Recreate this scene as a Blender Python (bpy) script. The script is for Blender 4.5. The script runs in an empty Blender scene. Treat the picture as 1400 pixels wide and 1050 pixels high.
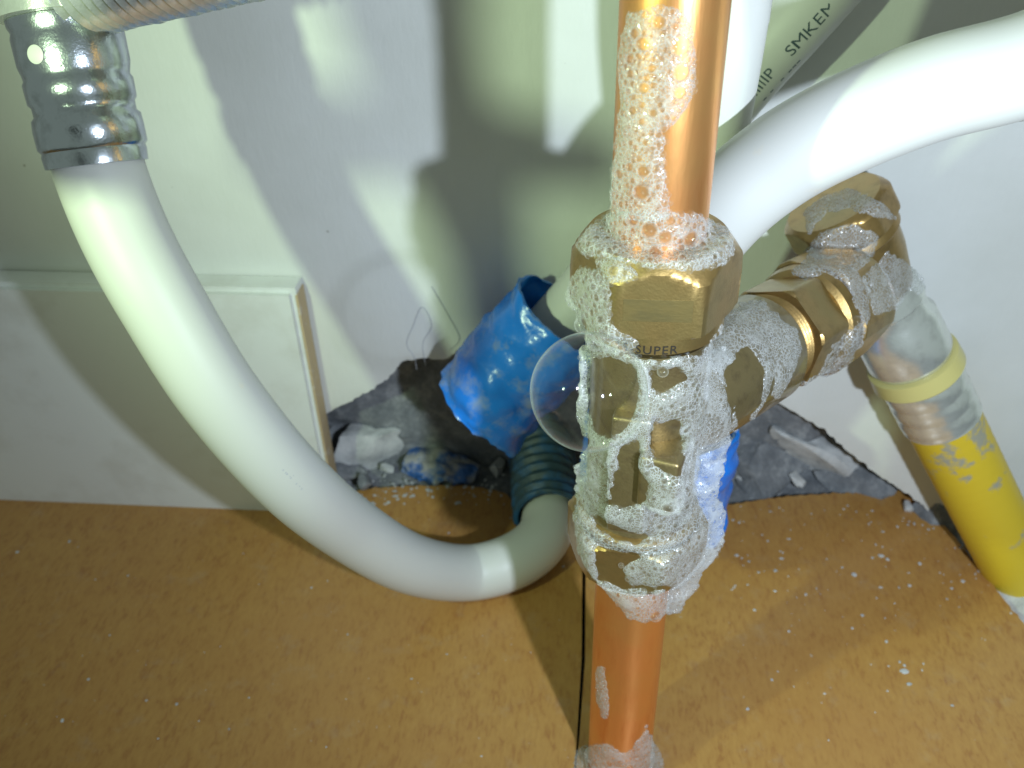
import bpy, bmesh, math, random
import numpy as np
from mathutils import Vector, Matrix, noise
from mathutils.bvhtree import BVHTree
R = math.radians
random.seed(7); rng = np.random.default_rng(7)
S = 0.001                                   # everything below is in millimetres
scene = bpy.context.scene
col = scene.collection

# ------------------------------------------------------------------ camera
F = 1250.0
TH, PSI, RHO, CH = R(36), R(-5.4), R(1.5), 206.0
fw = Vector((math.sin(PSI)*math.cos(TH), math.cos(PSI)*math.cos(TH), -math.sin(TH)))
rt0 = Vector((math.cos(PSI), -math.sin(PSI), 0)); dn0 = fw.cross(rt0)
rt = rt0*math.cos(RHO) + dn0*math.sin(RHO)
dn = dn0*math.cos(RHO) - rt0*math.sin(RHO)
CAM = Vector((0, 0, CH))
cd = bpy.data.cameras.new('camera'); cam = bpy.data.objects.new('camera', cd); col.objects.link(cam)
cd.sensor_width = 36; cd.lens = F/1400*36; cd.clip_start = 0.005; cd.clip_end = 20
m = Matrix((rt, -dn, -fw)).transposed().to_4x4(); m.translation = CAM*S
cam.matrix_world = m
cd.dof.use_dof = True; cd.dof.focus_distance = 0.152; cd.dof.aperture_fstop = 30
scene.camera = cam

# ------------------------------------------------------------------ world, lamps, exposure
w = bpy.data.worlds.new('World'); scene.world = w; w.use_nodes = True
w.node_tree.nodes['Background'].inputs[0].default_value = (0.74, 0.90, 0.80, 1)
w.node_tree.nodes['Background'].inputs[1].default_value = 0.21
def lamp(name, pos, target, power, colr, rad, cone=None, blend=0.3):
    l = bpy.data.lights.new(name, 'SPOT' if cone else 'POINT')
    l.energy = power; l.color = colr; l.shadow_soft_size = rad*S
    if cone: l.spot_size = R(cone); l.spot_blend = blend
    o = bpy.data.objects.new(name, l); col.objects.link(o)
    o.location = Vector(pos)*S
    o.rotation_euler = (Vector(target)-Vector(pos)).to_track_quat('-Z', 'Y').to_euler()
    return o
FLASH = CAM + rt*66 + dn*28
lamp('flash_lamp', FLASH, (55, 190, 85), 1.80, (0.73, 0.85, 1.0), 3.5, 118, 1.0)
TORCH = Vector((-112, 30, 188))
lamp('torch_lamp', TORCH, (40, 217, 172), 1.0, (0.74, 1.0, 0.60), 3.6, 124, 1.0)
scene.view_settings.view_transform = 'Standard'; scene.view_settings.look = 'None'
scene.view_settings.exposure = 0.22; scene.view_settings.gamma = 1
scene.render.engine = 'CYCLES'
cy = scene.cycles
cy.transparent_max_bounces = 40; cy.max_bounces = 10; cy.glossy_bounces = 5; cy.diffuse_bounces = 4
cy.caustics_reflective = False; cy.caustics_refractive = False; cy.sample_clamp_indirect = 4

# ------------------------------------------------------------------ picture-to-place helpers
def ray(px, py): return fw + rt*((px-700)/F) + dn*((py-525)/F)
def PY(px, py, Y): r = ray(px, py); return CAM + r*(Y/r.y)
def PZ(px, py, Z): r = ray(px, py); return CAM + r*((Z-CH)/r.z)
def PD(px, py, d): return CAM + ray(px, py)*d
def proj(p):
    q = p - CAM; z = q.dot(fw); return 700 + F*q.dot(rt)/z, 525 + F*q.dot(dn)/z, z

# ------------------------------------------------------------------ materials
def mat(name):
    m = bpy.data.materials.new(name); m.use_nodes = True
    nt = m.node_tree; nt.nodes.clear()
    out = nt.nodes.new('ShaderNodeOutputMaterial')
    tc = nt.nodes.new('ShaderNodeTexCoord'); mp = nt.nodes.new('ShaderNodeMapping')
    mp.inputs['Scale'].default_value = (1000, 1000, 1000)
    nt.links.new(tc.outputs['Object'], mp.inputs['Vector'])
    def N(t, **kw):
        n = nt.nodes.new(t)
        for k, v in kw.items():
            if hasattr(n, k): setattr(n, k, v)
            else:
                s = n.inputs[k.replace('_', ' ')]
                if hasattr(v, 'default_value') or isinstance(v, bpy.types.NodeSocket): nt.links.new(v, s)
                else: s.default_value = v
        return n
    return m, nt, N, mp.outputs[0], out
def ramp(N, fac, stops, interp='LINEAR'):
    n = N('ShaderNodeValToRGB', Fac=fac); e = n.color_ramp.elements; n.color_ramp.interpolation = interp
    e[0].position, e[1].position = stops[0][0], stops[-1][0]
    def c(v): return (v, v, v, 1) if isinstance(v, (int, float)) else (*v, 1)
    e[0].color, e[1].color = c(stops[0][1]), c(stops[-1][1])
    for p, v in stops[1:-1]: x = e.new(p); x.color = c(v)
    return n.outputs[0]
def mixc(N, fac, a, b, mode='MIX'):
    n = N('ShaderNodeMix', data_type='RGBA', blend_type=mode)
    for i, v in ((0, fac), (6, a), (7, b)):
        if isinstance(v, bpy.types.NodeSocket): n.id_data.links.new(v, n.inputs[i])
        elif i == 0: n.inputs[i].default_value = v
        else: n.inputs[i].default_value = (*v, 1)
    return n.outputs[2]
def scaled(N, vec, sx, sy, sz, rot=(0, 0, 0)):
    n = N('ShaderNodeMapping', Vector=vec); n.inputs['Scale'].default_value = (sx, sy, sz); n.inputs['Rotation'].default_value = rot
    return n.outputs[0]
def noise_t(N, vec, scale, detail=3, rough=0.55, dist=0.0):
    return N('ShaderNodeTexNoise', Vector=vec, Scale=scale, Detail=detail, Roughness=rough, Distortion=dist).outputs[0]
def bump(N, h, strength, dist):
    return N('ShaderNodeBump', Height=h, Strength=strength, Distance=dist*S).outputs[0]
def pbsdf(nt, N, out, base, rough, metal=0.0, normal=None, **kw):
    b = N('ShaderNodeBsdfPrincipled')
    def setv(k, v):
        if v is None: return
        if isinstance(v, bpy.types.NodeSocket): nt.links.new(v, b.inputs[k])
        else: b.inputs[k].default_value = (*v, 1) if isinstance(v, tuple) and len(v) == 3 and k != 'Normal' else v
    setv('Base Color', base); setv('Roughness', rough); setv('Metallic', metal); setv('Normal', normal)
    for k, v in kw.items(): setv(k.replace('_', ' '), v)
    nt.links.new(b.outputs[0], out.inputs[0])
    return b
M = {}
# painted plaster
m_, nt, N, v, out = mat('painted_plaster')
n1 = noise_t(N, v, 0.35, 4, 0.6); n2 = noise_t(N, scaled(N, v, 1, 1, 0.25), 0.8, 3)
n3 = noise_t(N, v, 0.03, 3)
spk = ramp(N, noise_t(N, v, 0.40, 1), [(0.80, 0), (0.83, .8)])
c = mixc(N, ramp(N, n3, [(0.35, 0), (0.7, 1)]), (0.70, 0.71, 0.68), (0.63, 0.64, 0.60))
c = mixc(N, N('ShaderNodeMath', operation='MULTIPLY', Value=spk).outputs[0] if False else spk, c, (0.38, 0.37, 0.33))
hh = mixc(N, 0.5, n1, n2)
pbsdf(nt, N, out, c, 0.55, 0, bump(N, hh, 0.4, 0.35)); M['plaster'] = m_
def plain(name, base, rough, metal=0, nscale=None, bstr=0.3, bdist=0.1, dirt=None, dscale=0.12, dlo=.55, dhi=.68, **kw):
    m_, nt, N, v, out = mat(name)
    c = base; nrm = None
    if dirt: c = mixc(N, ramp(N, noise_t(N, v, dscale, 5, 0.65), [(dlo, 0), (dhi, 1)]), base, dirt)
    if nscale: nrm = bump(N, noise_t(N, v, nscale, 4), bstr, bdist)
    pbsdf(nt, N, out, c, rough, metal, nrm, **kw); M[name] = m_
plain('glazed_tile', (0.74, 0.76, 0.73), 0.14, 0, 0.04, 0.15, 0.6, dirt=(0.62, 0.62, 0.57), dscale=0.05, dlo=.5, dhi=.8)
plain('tile_biscuit', (0.50, 0.38, 0.22), 0.8, 0, 0.8, 0.5, 0.3, dirt=(0.58, 0.50, 0.38), dscale=.3)
plain('white_plastic', (0.60, 0.60, 0.56), 0.48, 0, 0.06, 0.08, 0.4, dirt=(0.66, 0.60, 0.48), dscale=0.10, dlo=.63, dhi=.80)
plain('print_ink', (0.055, 0.09, 0.10), 0.6)
plain('pencil', (0.42, 0.43, 0.47), 0.7)
plain('black_plastic', (0.02, 0.02, 0.02), 0.4)
# mortar
m_, nt, N, v, out = mat('mortar')
a = noise_t(N, v, 0.17, 7, 0.75); b_ = noise_t(N, v, 1.1, 4)
c = ramp(N, a, [(0.3, (0.11, 0.12, 0.13)), (0.5, (0.19, 0.20, 0.21)), (0.68, (0.36, 0.37, 0.37))])
pbsdf(nt, N, out, c, 0.9, 0, bump(N, mixc(N, .5, a, b_), 0.9, 0.9)); M['mortar'] = m_
m_, nt, N, v, out = mat('pale_mortar')
a = noise_t(N, v, 0.18, 6, 0.7); b_ = noise_t(N, v, 1.3, 4)
c = ramp(N, a, [(0.3, (0.36, 0.37, 0.37)), (0.5, (0.55, 0.56, 0.55)), (0.7, (0.70, 0.70, 0.68))])
pbsdf(nt, N, out, c, 0.9, 0, bump(N, mixc(N, .5, a, b_), 0.8, 0.7)); M['pale_mortar'] = m_
# floor board: printed orange wood grain
m_, nt, N, v, out = mat('board')
g = mixc(N, 0.42, noise_t(N, scaled(N, v, 1.0, 0.34, 1, (0, 0, 0.10)), 0.95, 3, 0.6, 0.5), noise_t(N, scaled(N, v, 1.0, 0.5, 1, (0, 0, 0.10)), 0.25, 3, 0.6))
big = noise_t(N, v, 0.022, 3)
c = ramp(N, g, [(0.36, (0.50, 0.28, 0.080)), (0.52, (0.45, 0.24, 0.068)), (0.59, (0.395, 0.195, 0.056)), (0.68, (0.345, 0.155, 0.05))])
c = mixc(N, ramp(N, big, [(0.35, 0), (0.7, 0.55)]), c, (0.43, 0.21, 0.056))
dust = ramp(N, noise_t(N, v, 0.11, 6, 0.75), [(0.55, 0), (0.85, 0.35)])
c = mixc(N, dust, c, (0.46, 0.40, 0.29))
sp = ramp(N, noise_t(N, v, 0.62, 1), [(0.76, 0), (0.80, 0.5)])
c = mixc(N, sp, c, (0.55, 0.50, 0.40))
pbsdf(nt, N, out, c, 0.34, 0, bump(N, g, 0.25, 0.12), Specular_IOR_Level=0.4); M['board'] = m_
# brass, copper, steel
def metal(name, base, stain, rough, sc=(1, 1, 1), bs=0.15, tint2=None, met=1.0, coat=0.0):
    m_, nt, N, v, out = mat(name)
    st = noise_t(N, scaled(N, v, *sc), 0.30, 5, 0.65)
    c = mixc(N, ramp(N, st, [(0.48, 0), (0.72, 1)]), base, stain)
    if tint2: c = mixc(N, ramp(N, noise_t(N, v, 0.06, 3), [(.4, 0), (.65, 1)]), c, tint2)
    fine = noise_t(N, scaled(N, v, *sc), 2.2, 3)
    r = N('ShaderNodeMapRange', Value=st)
    r.inputs[3].default_value = rough-0.06; r.inputs[4].default_value = rough+0.16
    pbsdf(nt, N, out, c, r.outputs[0], met, bump(N, fine, bs, 0.12), Coat_Weight=coat, Coat_Roughness=0.07); M[name] = m_
metal('brass', (0.42, 0.27, 0.098), (0.26, 0.165, 0.06), 0.36, bs=0.35, tint2=(0.36, 0.27, 0.105), met=.88, coat=.35)
metal('brass_cast', (0.29, 0.22, 0.10), (0.18, 0.13, 0.062), 0.40, bs=0.7, met=.82, coat=.5)
metal('worn_brass', (0.31, 0.23, 0.09), (0.20, 0.16, 0.07), 0.40, (.4, .4, 1), 0.2, met=.85)
metal('copper', (0.95, 0.43, 0.155), (0.80, 0.30, 0.09), 0.28, (1, 1, 0.15), 0.2, tint2=(0.90, 0.46, 0.16), met=.88)
metal('steel', (0.62, 0.66, 0.70), (0.45, 0.48, 0.50), 0.16, (1, 1, 1), 0.35)
metal('nickel', (0.82, 0.84, 0.78), (0.66, 0.67, 0.62), 0.16, (1, 1, 1), 0.3, met=.72)
plain('engraving', (0.014, 0.009, 0.005), 0.8)
# tape / sleeves / hose
plain('blue_tape', (0.010, 0.18, 0.70), 0.26, 0, 0.16, 0.5, 0.9, dirt=(0.30, 0.33, 0.36), dscale=0.12, dlo=.52, dhi=.80)
plain('blue_scrap', (0.03, 0.12, 0.36), 0.5, 0, 0.35, 0.8, 1.0, dirt=(0.34, 0.34, 0.33), dscale=0.16, dlo=.45, dhi=.60)
plain('conduit', (0.024, 0.055, 0.075), 0.5, 0, 0.5, 0.3, 0.2, dirt=(0.02, 0.10, 0.24), dscale=0.14, dlo=.48, dhi=.66)
plain('yellow_plastic', (0.68, 0.49, 0.03), 0.42, 0, 0.3, 0.15, 0.2, dirt=(0.36, 0.34, 0.25), dscale=0.085, dlo=.585, dhi=.66)
plain('yellow_ring', (0.62, 0.55, 0.20), 0.3, 0, 0.3, 0.15, 0.2)
# soap film and froth
def film_mat(name, rim, base_refl, rough, white, iri=0.0):
    m_, nt, N, v, out = mat(name)
    lw = N('ShaderNodeLayerWeight', Blend=0.5).outputs['Facing']
    f = N('ShaderNodeMath', operation='POWER'); nt.links.new(lw, f.inputs[0]); f.inputs[1].default_value = rim
    fr = N('ShaderNodeMapRange'); nt.links.new(f.outputs[0], fr.inputs[0]); fr.inputs[3].default_value = base_refl; fr.inputs[4].default_value = 0.85
    colr = (1, 1, 1)
    if iri:
        t = N('ShaderNodeMath', operation='MULTIPLY_ADD'); nt.links.new(lw, t.inputs[0]); t.inputs[1].default_value = 3.0
        nt.links.new(noise_t(N, v, 0.12, 3), t.inputs[2])
        fr2 = N('ShaderNodeMath', operation='FRACT'); nt.links.new(t.outputs[0], fr2.inputs[0])
        colr = ramp(N, fr2.outputs[0], [(0, (0.75, 1, 0.85)), (0.33, (1, 0.75, 0.9)), (0.66, (0.8, 0.85, 1)), (1, (0.75, 1, 0.85))])
    g = N('ShaderNodeBsdfGlossy', Roughness=rough)
    if isinstance(colr, tuple): g.inputs[0].default_value = (*colr, 1)
    else: nt.links.new(colr, g.inputs[0])
    d = N('ShaderNodeBsdfDiffuse'); d.inputs[0].default_value = (0.85, 0.87, 0.86, 1)
    mx = N('ShaderNodeMixShader', Fac=white); nt.links.new(g.outputs[0], mx.inputs[1]); nt.links.new(d.outputs[0], mx.inputs[2])
    t = N('ShaderNodeBsdfTransparent')
    m2 = N('ShaderNodeMixShader'); nt.links.new(fr.outputs[0], m2.inputs[0]); nt.links.new(t.outputs[0], m2.inputs[1]); nt.links.new(mx.outputs[0], m2.inputs[2])
    nt.links.new(m2.outputs[0], out.inputs[0]); M[name] = m_
film_mat('big_film', 4.8, 0.012, 0.06, 0.28, 1)
film_mat('small_film', 3.0, 0.03, 0.10, 0.50)
def froth_mat(name, cell, per_mm, web, lo):
    m_, nt, N, v, out = mat(name)
    at = N('ShaderNodeAttribute', attribute_name='froth_depth').outputs['Fac']
    cl = N('ShaderNodeAttribute', attribute_name='froth_clear').outputs['Fac']
    V_ = lambda c: N('ShaderNodeTexVoronoi', feature='DISTANCE_TO_EDGE', Vector=v, Scale=1/c).outputs[0]
    vo, vo1, vo2 = V_(cell), V_(cell*1.9), V_(cell*.48)
    e0 = ramp(N, vo, [(0.0, 1), (0.07, .8), (0.24, 0)]); e1 = ramp(N, vo1, [(0.0, 1), (0.05, .8), (0.16, 0)]); e2 = ramp(N, vo2, [(0.0, 1), (0.3, 0)])
    s1 = ramp(N, noise_t(N, v, 0.26, 2), [(0.44, 0), (0.56, 1)]); s2 = ramp(N, noise_t(N, v, 0.34, 2), [(0.46, 0), (0.60, .85)])
    e = N('ShaderNodeMath', operation='MAXIMUM'); nt.links.new(mixc(N, s1, e0, e1), e.inputs[0])
    e2m = N('ShaderNodeMath', operation='MULTIPLY'); nt.links.new(e2, e2m.inputs[0]); nt.links.new(s2, e2m.inputs[1]); nt.links.new(e2m.outputs[0], e.inputs[1])
    dk = N('ShaderNodeMath', operation='MULTIPLY_ADD'); atc = N('ShaderNodeMath', operation='MINIMUM'); nt.links.new(at, atc.inputs[0]); atc.inputs[1].default_value = 1.5; nt.links.new(atc.outputs[0], dk.inputs[0]); dk.inputs[1].default_value = per_mm; dk.inputs[2].default_value = lo
    dn_ = N('ShaderNodeMath', operation='MULTIPLY'); nt.links.new(dk.outputs[0], dn_.inputs[0])
    nt.links.new(ramp(N, noise_t(N, v, 0.2, 3), [(0.32, 0.35), (0.68, 1.25)]), dn_.inputs[1])
    dc = N('ShaderNodeMath', operation='MINIMUM'); nt.links.new(dn_.outputs[0], dc.inputs[0]); dc.inputs[1].default_value = 0.9
    wb = N('ShaderNodeMath', operation='MULTIPLY'); nt.links.new(e.outputs[0], wb.inputs[0]); wb.inputs[1].default_value = web
    al0 = N('ShaderNodeMath', operation='MAXIMUM'); nt.links.new(wb.outputs[0], al0.inputs[0]); nt.links.new(dc.outputs[0], al0.inputs[1])
    al = N('ShaderNodeMath', operation='MULTIPLY'); nt.links.new(al0.outputs[0], al.inputs[0]); nt.links.new(cl, al.inputs[1])
    d = N('ShaderNodeBsdfDiffuse'); d.inputs[0].default_value = (0.88, 0.90, 0.89, 1)
    nb = bump(N, vo, 0.45, 0.4)
    nt.links.new(nb, d.inputs['Normal'])
    tr = N('ShaderNodeBsdfTranslucent'); tr.inputs[0].default_value = (0.80, 0.82, 0.80, 1)
    md_ = N('ShaderNodeMixShader', Fac=0.35); nt.links.new(d.outputs[0], md_.inputs[1]); nt.links.new(tr.outputs[0], md_.inputs[2])
    g = N('ShaderNodeBsdfGlossy', Roughness=0.13); nt.links.new(nb, g.inputs['Normal'])
    mx = N('ShaderNodeMixShader', Fac=0.10); nt.links.new(md_.outputs[0], mx.inputs[1]); nt.links.new(g.outputs[0], mx.inputs[2])
    t = N('ShaderNodeBsdfTransparent')
    m2 = N('ShaderNodeMixShader'); nt.links.new(al.outputs[0], m2.inputs[0]); nt.links.new(t.outputs[0], m2.inputs[1]); nt.links.new(mx.outputs[0], m2.inputs[2])
    nt.links.new(m2.outputs[0], out.inputs[0]); M[name] = m_
froth_mat('open_froth', 0.46, 0.27, 0.62, 0.10)
froth_mat('dense_froth', 0.38, 0.22, 0.62, 0.13)

# ------------------------------------------------------------------ object helpers
BUILT = []                                  # (verts in mm, faces, tag) for later ray casts
def empty(name, loc, label=None, cat=None, group=None):
    o = bpy.data.objects.new(name, None); col.objects.link(o); o.location = Vector(loc)*S
    o.empty_display_size = 0.005
    o['_mm'] = list(loc)
    if label: o['label'] = label
    if cat: o['category'] = cat
    if group: o['group'] = group
    return o
def origin_of(o):
    p = Vector((0, 0, 0))
    while o is not None:
        p += o.location/S; o = o.parent
    return p
def build(name, bm, material, parent=None, origin=None, sharp=35, smooth=True, kind=None, label=None, tag=None):
    og = origin_of(parent) if parent else Vector(origin if origin is not None else (0, 0, 0))
    bmesh.ops.recalc_face_normals(bm, faces=bm.faces)
    if tag:
        bm.verts.ensure_lookup_table(); bm.verts.index_update()
        BUILT.append(([tuple(v.co) for v in bm.verts], [[v.index for v in f.verts] for f in bm.faces], tag))
    bmesh.ops.translate(bm, vec=-og, verts=bm.verts)
    bmesh.ops.scale(bm, vec=(S, S, S), verts=bm.verts)
    me = bpy.data.meshes.new(name); bm.to_mesh(me); bm.free()
    if smooth:
        me.polygons.foreach_set('use_smooth', [True]*len(me.polygons)); me.set_sharp_from_angle(angle=R(sharp))
    ms = material if isinstance(material, list) else [material]
    for x in ms: me.materials.append(M[x])
    o = bpy.data.objects.new(name, me); col.objects.link(o)
    if parent: o.parent = parent
    else: o.location = og*S
    if kind: o['kind'] = kind
    if label: o['label'] = label
    return o
def tagit(o, label, cat, group=None):
    o['label'] = label; o['category'] = cat
    if group: o['group'] = group
    return o
def catmull(pts, n=10):
    P = [Vector(p) for p in pts]
    P = [P[0]*2-P[1]] + P + [P[-1]*2-P[-2]]
    out = []
    for i in range(1, len(P)-2):
        for k in range(n):
            t = k/n; a, b, c, d = P[i-1], P[i], P[i+1], P[i+2]
            out.append(0.5*((2*b)+(c-a)*t+(2*a-5*b+4*c-d)*t*t+(3*b-a-3*c+d)*t**3))
    out.append(P[-2]); return out
def frames(path):
    fr = []; t0 = (path[1]-path[0]).normalized()
    u = t0.orthogonal().normalized()
    for i, p in enumerate(path):
        t = (path[min(i+1, len(path)-1)]-path[max(i-1, 0)]).normalized()
        u = (u - t*u.dot(t)).normalized(); fr.append((p, t, u, t.cross(u)))
    return fr
def tube(bm, path, rad, segs=40, inner=None, caps=True):
    """rad: number or f(i, s, ang) with s the arc length"""
    fr = frames(path); s = 0; rings = []
    for i, (p, t, u, w_) in enumerate(fr):
        if i: s += (p-fr[i-1][0]).length
        ring = []
        for k in range(segs):
            a = 2*math.pi*k/segs
            r = rad(i, s, a) if callable(rad) else rad
            ring.append(bm.verts.new(p+(u*math.cos(a)+w_*math.sin(a))*r))
        rings.append(ring)
    for a, b in zip(rings, rings[1:]):
        for k in range(segs): bm.faces.new((a[k], a[(k+1) % segs], b[(k+1) % segs], b[k]))
    if inner:
        rin = []
        for i, (p, t, u, w_) in enumerate(fr):
            rin.append([bm.verts.new(rings[i][k].co + (p-rings[i][k].co).normalized()*inner) for k in range(segs)])
        for a, b in zip(rin, rin[1:]):
            for k in range(segs): bm.faces.new((a[k], b[k], b[(k+1) % segs], a[(k+1) % segs]))
        for a, b in ((rings[0], rin[0]), (rings[-1], rin[-1])):
            for k in range(segs): bm.faces.new((a[k], b[k], b[(k+1) % segs], a[(k+1) % segs]))
    elif caps:
        bm.faces.new(rings[0]); bm.faces.new(rings[-1][::-1])
    return rings
def basis(d, ref=None):
    d = Vector(d).normalized()
    u = Vector(ref) if ref is not None else d.orthogonal()
    u = (u-d*u.dot(d)).normalized(); return d, u, d.cross(u)
def lathe(bm, o, d, prof, segs=64, wob=None):
    d, u, w_ = basis(d); o = Vector(o); rings = []
    for h, r in prof:
        rings.append([bm.verts.new(o+d*h+(u*math.cos(2*math.pi*k/segs)+w_*math.sin(2*math.pi*k/segs))*(r*(1+(wob(h, 2*math.pi*k/segs) if wob else 0)))) for k in range(segs)])
    for a, b in zip(rings, rings[1:]):
        for k in range(segs): bm.faces.new((a[k], a[(k+1) % segs], b[(k+1) % segs], b[k]))
    bm.faces.new(rings[0]); bm.faces.new(rings[-1][::-1])
def hexnut(bm, o, d, af, h, ref, phase=0.0, ch0=1.0, ch1=1.0, sl0=0.55, sl1=0.55, segs=120, rnd=0.22):
    """hexagon cut by a cone at each end: ch = how far in from the corner the end face sits"""
    d, u, w_ = basis(d, ref); o = Vector(o); rc = af/2/math.cos(R(30)); rings = []
    hs = [0, 0.35, 0.7, 1.1, 1.5, 2.0, 2.6, 3.3]
    rows = hs + [h*0.5] + [h-x for x in hs[::-1]]
    for x in rows:
        lim = min(rc-ch0+x/sl0, rc-ch1+(h-x)/sl1)
        ring = []
        for k in range(segs):
            a = 2*math.pi*k/segs; b = (a % R(60))-R(30)
            hr = af/2/math.cos(b)
            hr = min(hr, rc-rnd)
            r = min(hr, lim); ring.append(bm.verts.new(o+d*x+(u*math.cos(a+phase)+w_*math.sin(a+phase))*r))
        rings.append(ring)
    for a, b in zip(rings, rings[1:]):
        for k in range(segs): bm.faces.new((a[k], a[(k+1) % segs], b[(k+1) % segs], b[k]))
    bm.faces.new(rings[0]); bm.faces.new(rings[-1][::-1])
def box(bm, c, ax, ay, az, bev=0.8):
    c = Vector(c); vs = []
    for i in (-1, 1):
        for j in (-1, 1):
            for k in (-1, 1): vs.append(bm.verts.new(c+Vector(ax)*i+Vector(ay)*j+Vector(az)*k))
    fs = [bm.faces.new([vs[q] for q in f]) for f in ((0,1,3,2),(4,6,7,5),(0,4,5,1),(2,3,7,6),(0,2,6,4),(1,5,7,3))]
    if bev:
        es = list({e for f in fs for e in f.edges})
        bmesh.ops.bevel(bm, geom=es, offset=bev, segments=3, affect='EDGES', profile=0.6)
def prism(bm, poly, z0, z1, bev=0.0):
    """poly: list of (x, y)"""
    a = [bm.verts.new((x, y, z0)) for x, y in poly]; b = [bm.verts.new((x, y, z1)) for x, y in poly]
    n = len(poly)
    top = bm.faces.new(b); bm.faces.new(a[::-1])
    for k in range(n): bm.faces.new((a[k], a[(k+1) % n], b[(k+1) % n], b[k]))
    if bev: bmesh.ops.bevel(bm, geom=list(top.edges), offset=bev, segments=2, affect='EDGES')
def in_poly(x, y, poly):
    c = False; j = len(poly)-1
    for i in range(len(poly)):
        xi, yi = poly[i]; xj, yj = poly[j]
        if (yi > y) != (yj > y) and x < (xj-xi)*(y-yi)/(yj-yi)+xi: c = not c
        j = i
    return c
def rock(bm, c, size, seed, rough=0.25, sub=4, rot=(0, 0, 0)):
    r = bmesh.ops.create_icosphere(bm, subdivisions=sub, radius=1)
    off = Vector((seed*3.1, seed*7.7, seed*1.3)); mtx = Matrix.Rotation(rot[0], 3, 'X') @ Matrix.Rotation(rot[1], 3, 'Y') @ Matrix.Rotation(rot[2], 3, 'Z')
    rr = random.Random(seed); planes = []
    for _ in range(14):
        n = Vector((rr.gauss(0, 1), rr.gauss(0, 1), rr.gauss(0, 1))).normalized(); planes.append((n, rr.uniform(0.42, 0.75)))
    for vtx in r['verts']:
        p = vtx.co.copy()
        for n, dd in planes:
            q = p.dot(n)
            if q > dd: p -= n*(q-dd)
        p *= 1+rough*0.35*noise.noise(p*2.2+off)+rough*0.22*noise.noise(p*6+off)
        p = Vector((p.x*size[0], p.y*size[1], p.z*size[2])); vtx.co = mtx @ p + Vector(c)

# ------------------------------------------------------------------ the setting
WY = 217.0                                   # face of the plaster
def wpt(px, py): p = PY(px, py, WY); return (p.x, p.z)
hole = [wpt(*q) for q in ((426, 640), (428, 585), (452, 562), (498, 540), (528, 520), (546, 497), (575, 490), (610, 492), (640, 470), (700, 440), (800, 430),
        (930, 460), (1010, 500), (1058, 548), (1090, 566), (1130, 590), (1165, 622), (1205, 652), (1252, 684), (1290, 715), (1330, 720), (1390, 700), (1440, 760))]
hole += [(hole[-1][0], -60), (hole[0][0], -60)]
bm = bmesh.new()
nx, nz, x0, x1, z0, z1 = 250, 170, -330., 330., -14., 420.
xs = np.concatenate([np.linspace(-330, -120, 20), np.linspace(-118, 160, 180), np.linspace(164, 420, 20)])
zs = np.concatenate([np.linspace(-14, 90, 72), np.linspace(94, 420, 30)])
grid = [[bm.verts.new((x, WY, z)) for z in zs] for x in xs]
for i in range(len(xs)-1):
    for j in range(len(zs)-1):
        cx, cz = (xs[i]+xs[i+1])/2, (zs[j]+zs[j+1])/2
        jx = 1.6*noise.noise(Vector((cx*.2, cz*.2, 3)))+.8*noise.noise(Vector((cx*.7, cz*.7, 9)))
        if not in_poly(cx, cz, hole): bm.faces.new((grid[i][j], grid[i+1][j], grid[i+1][j+1], grid[i][j+1]))
bmesh.ops.delete(bm, geom=[q for q in bm.verts if not q.link_faces], context='VERTS')
for q in bm.verts:
    edge = any(len(e.link_faces) == 1 for e in q.link_edges)
    q.co.y += 0.5*noise.noise(Vector((q.co.x*.03, q.co.z*.02, 1)))
    if edge and -112 < q.co.x < 150 and q.co.z < 100:
        best = None
        for a, b in zip(hole[:-2], hole[1:-1]):
            A_, B_ = Vector((a[0], a[1])), Vector((b[0], b[1])); P_ = Vector((q.co.x, q.co.z))
            t_ = max(0, min(1, (P_-A_).dot(B_-A_)/(B_-A_).length_squared)); C_ = A_+(B_-A_)*t_
            if best is None or (C_-P_).length < (best-P_).length: best = C_
        if (best-Vector((q.co.x, q.co.z))).length < 3: q.co.x, q.co.z = best
    if edge: q.co += Vector((noise.noise(q.co*.5)*.7, abs(noise.noise(q.co*.3))*.8, noise.noise(q.co*.6+Vector((5, 5, 5)))*.7))
ret = bmesh.ops.extrude_face_region(bm, geom=list(bm.faces))
for q in [g for g in ret['geom'] if isinstance(g, bmesh.types.BMVert)]: q.co.y += 11
wall = build('wall', bm, 'plaster', sharp=50); wall['kind'] = 'structure'
# masonry behind the broken plaster
bm = bmesh.new()
gx = np.linspace(-140, 200, 110); gz = np.linspace(-16, 110, 46)
g2 = [[bm.verts.new((x, 236+5*noise.noise(Vector((x*.05, z*.05, 2)))+2*noise.noise(Vector((x*.2, z*.2, 4))), z)) for z in gz] for x in gx]
for i in range(len(gx)-1):
    for j in range(len(gz)-1): bm.faces.new((g2[i][j], g2[i+1][j], g2[i+1][j+1], g2[i][j+1]))
mas = build('masonry', bm, 'mortar'); mas['kind'] = 'structure'
# pencil scribble on the plaster
bm = bmesh.new()
for pts in (((582, 500), (578, 470), (590, 445), (577, 420), (565, 445), (556, 470), (566, 488), (570, 505)), ((590, 392), (612, 430), (628, 462), (616, 478))):
    path = catmull([PY(a, b, WY-0.10) for a, b in pts], 8); tube(bm, path, 0.09, 6)
build('pencil_mark', bm, 'pencil', wall)
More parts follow.
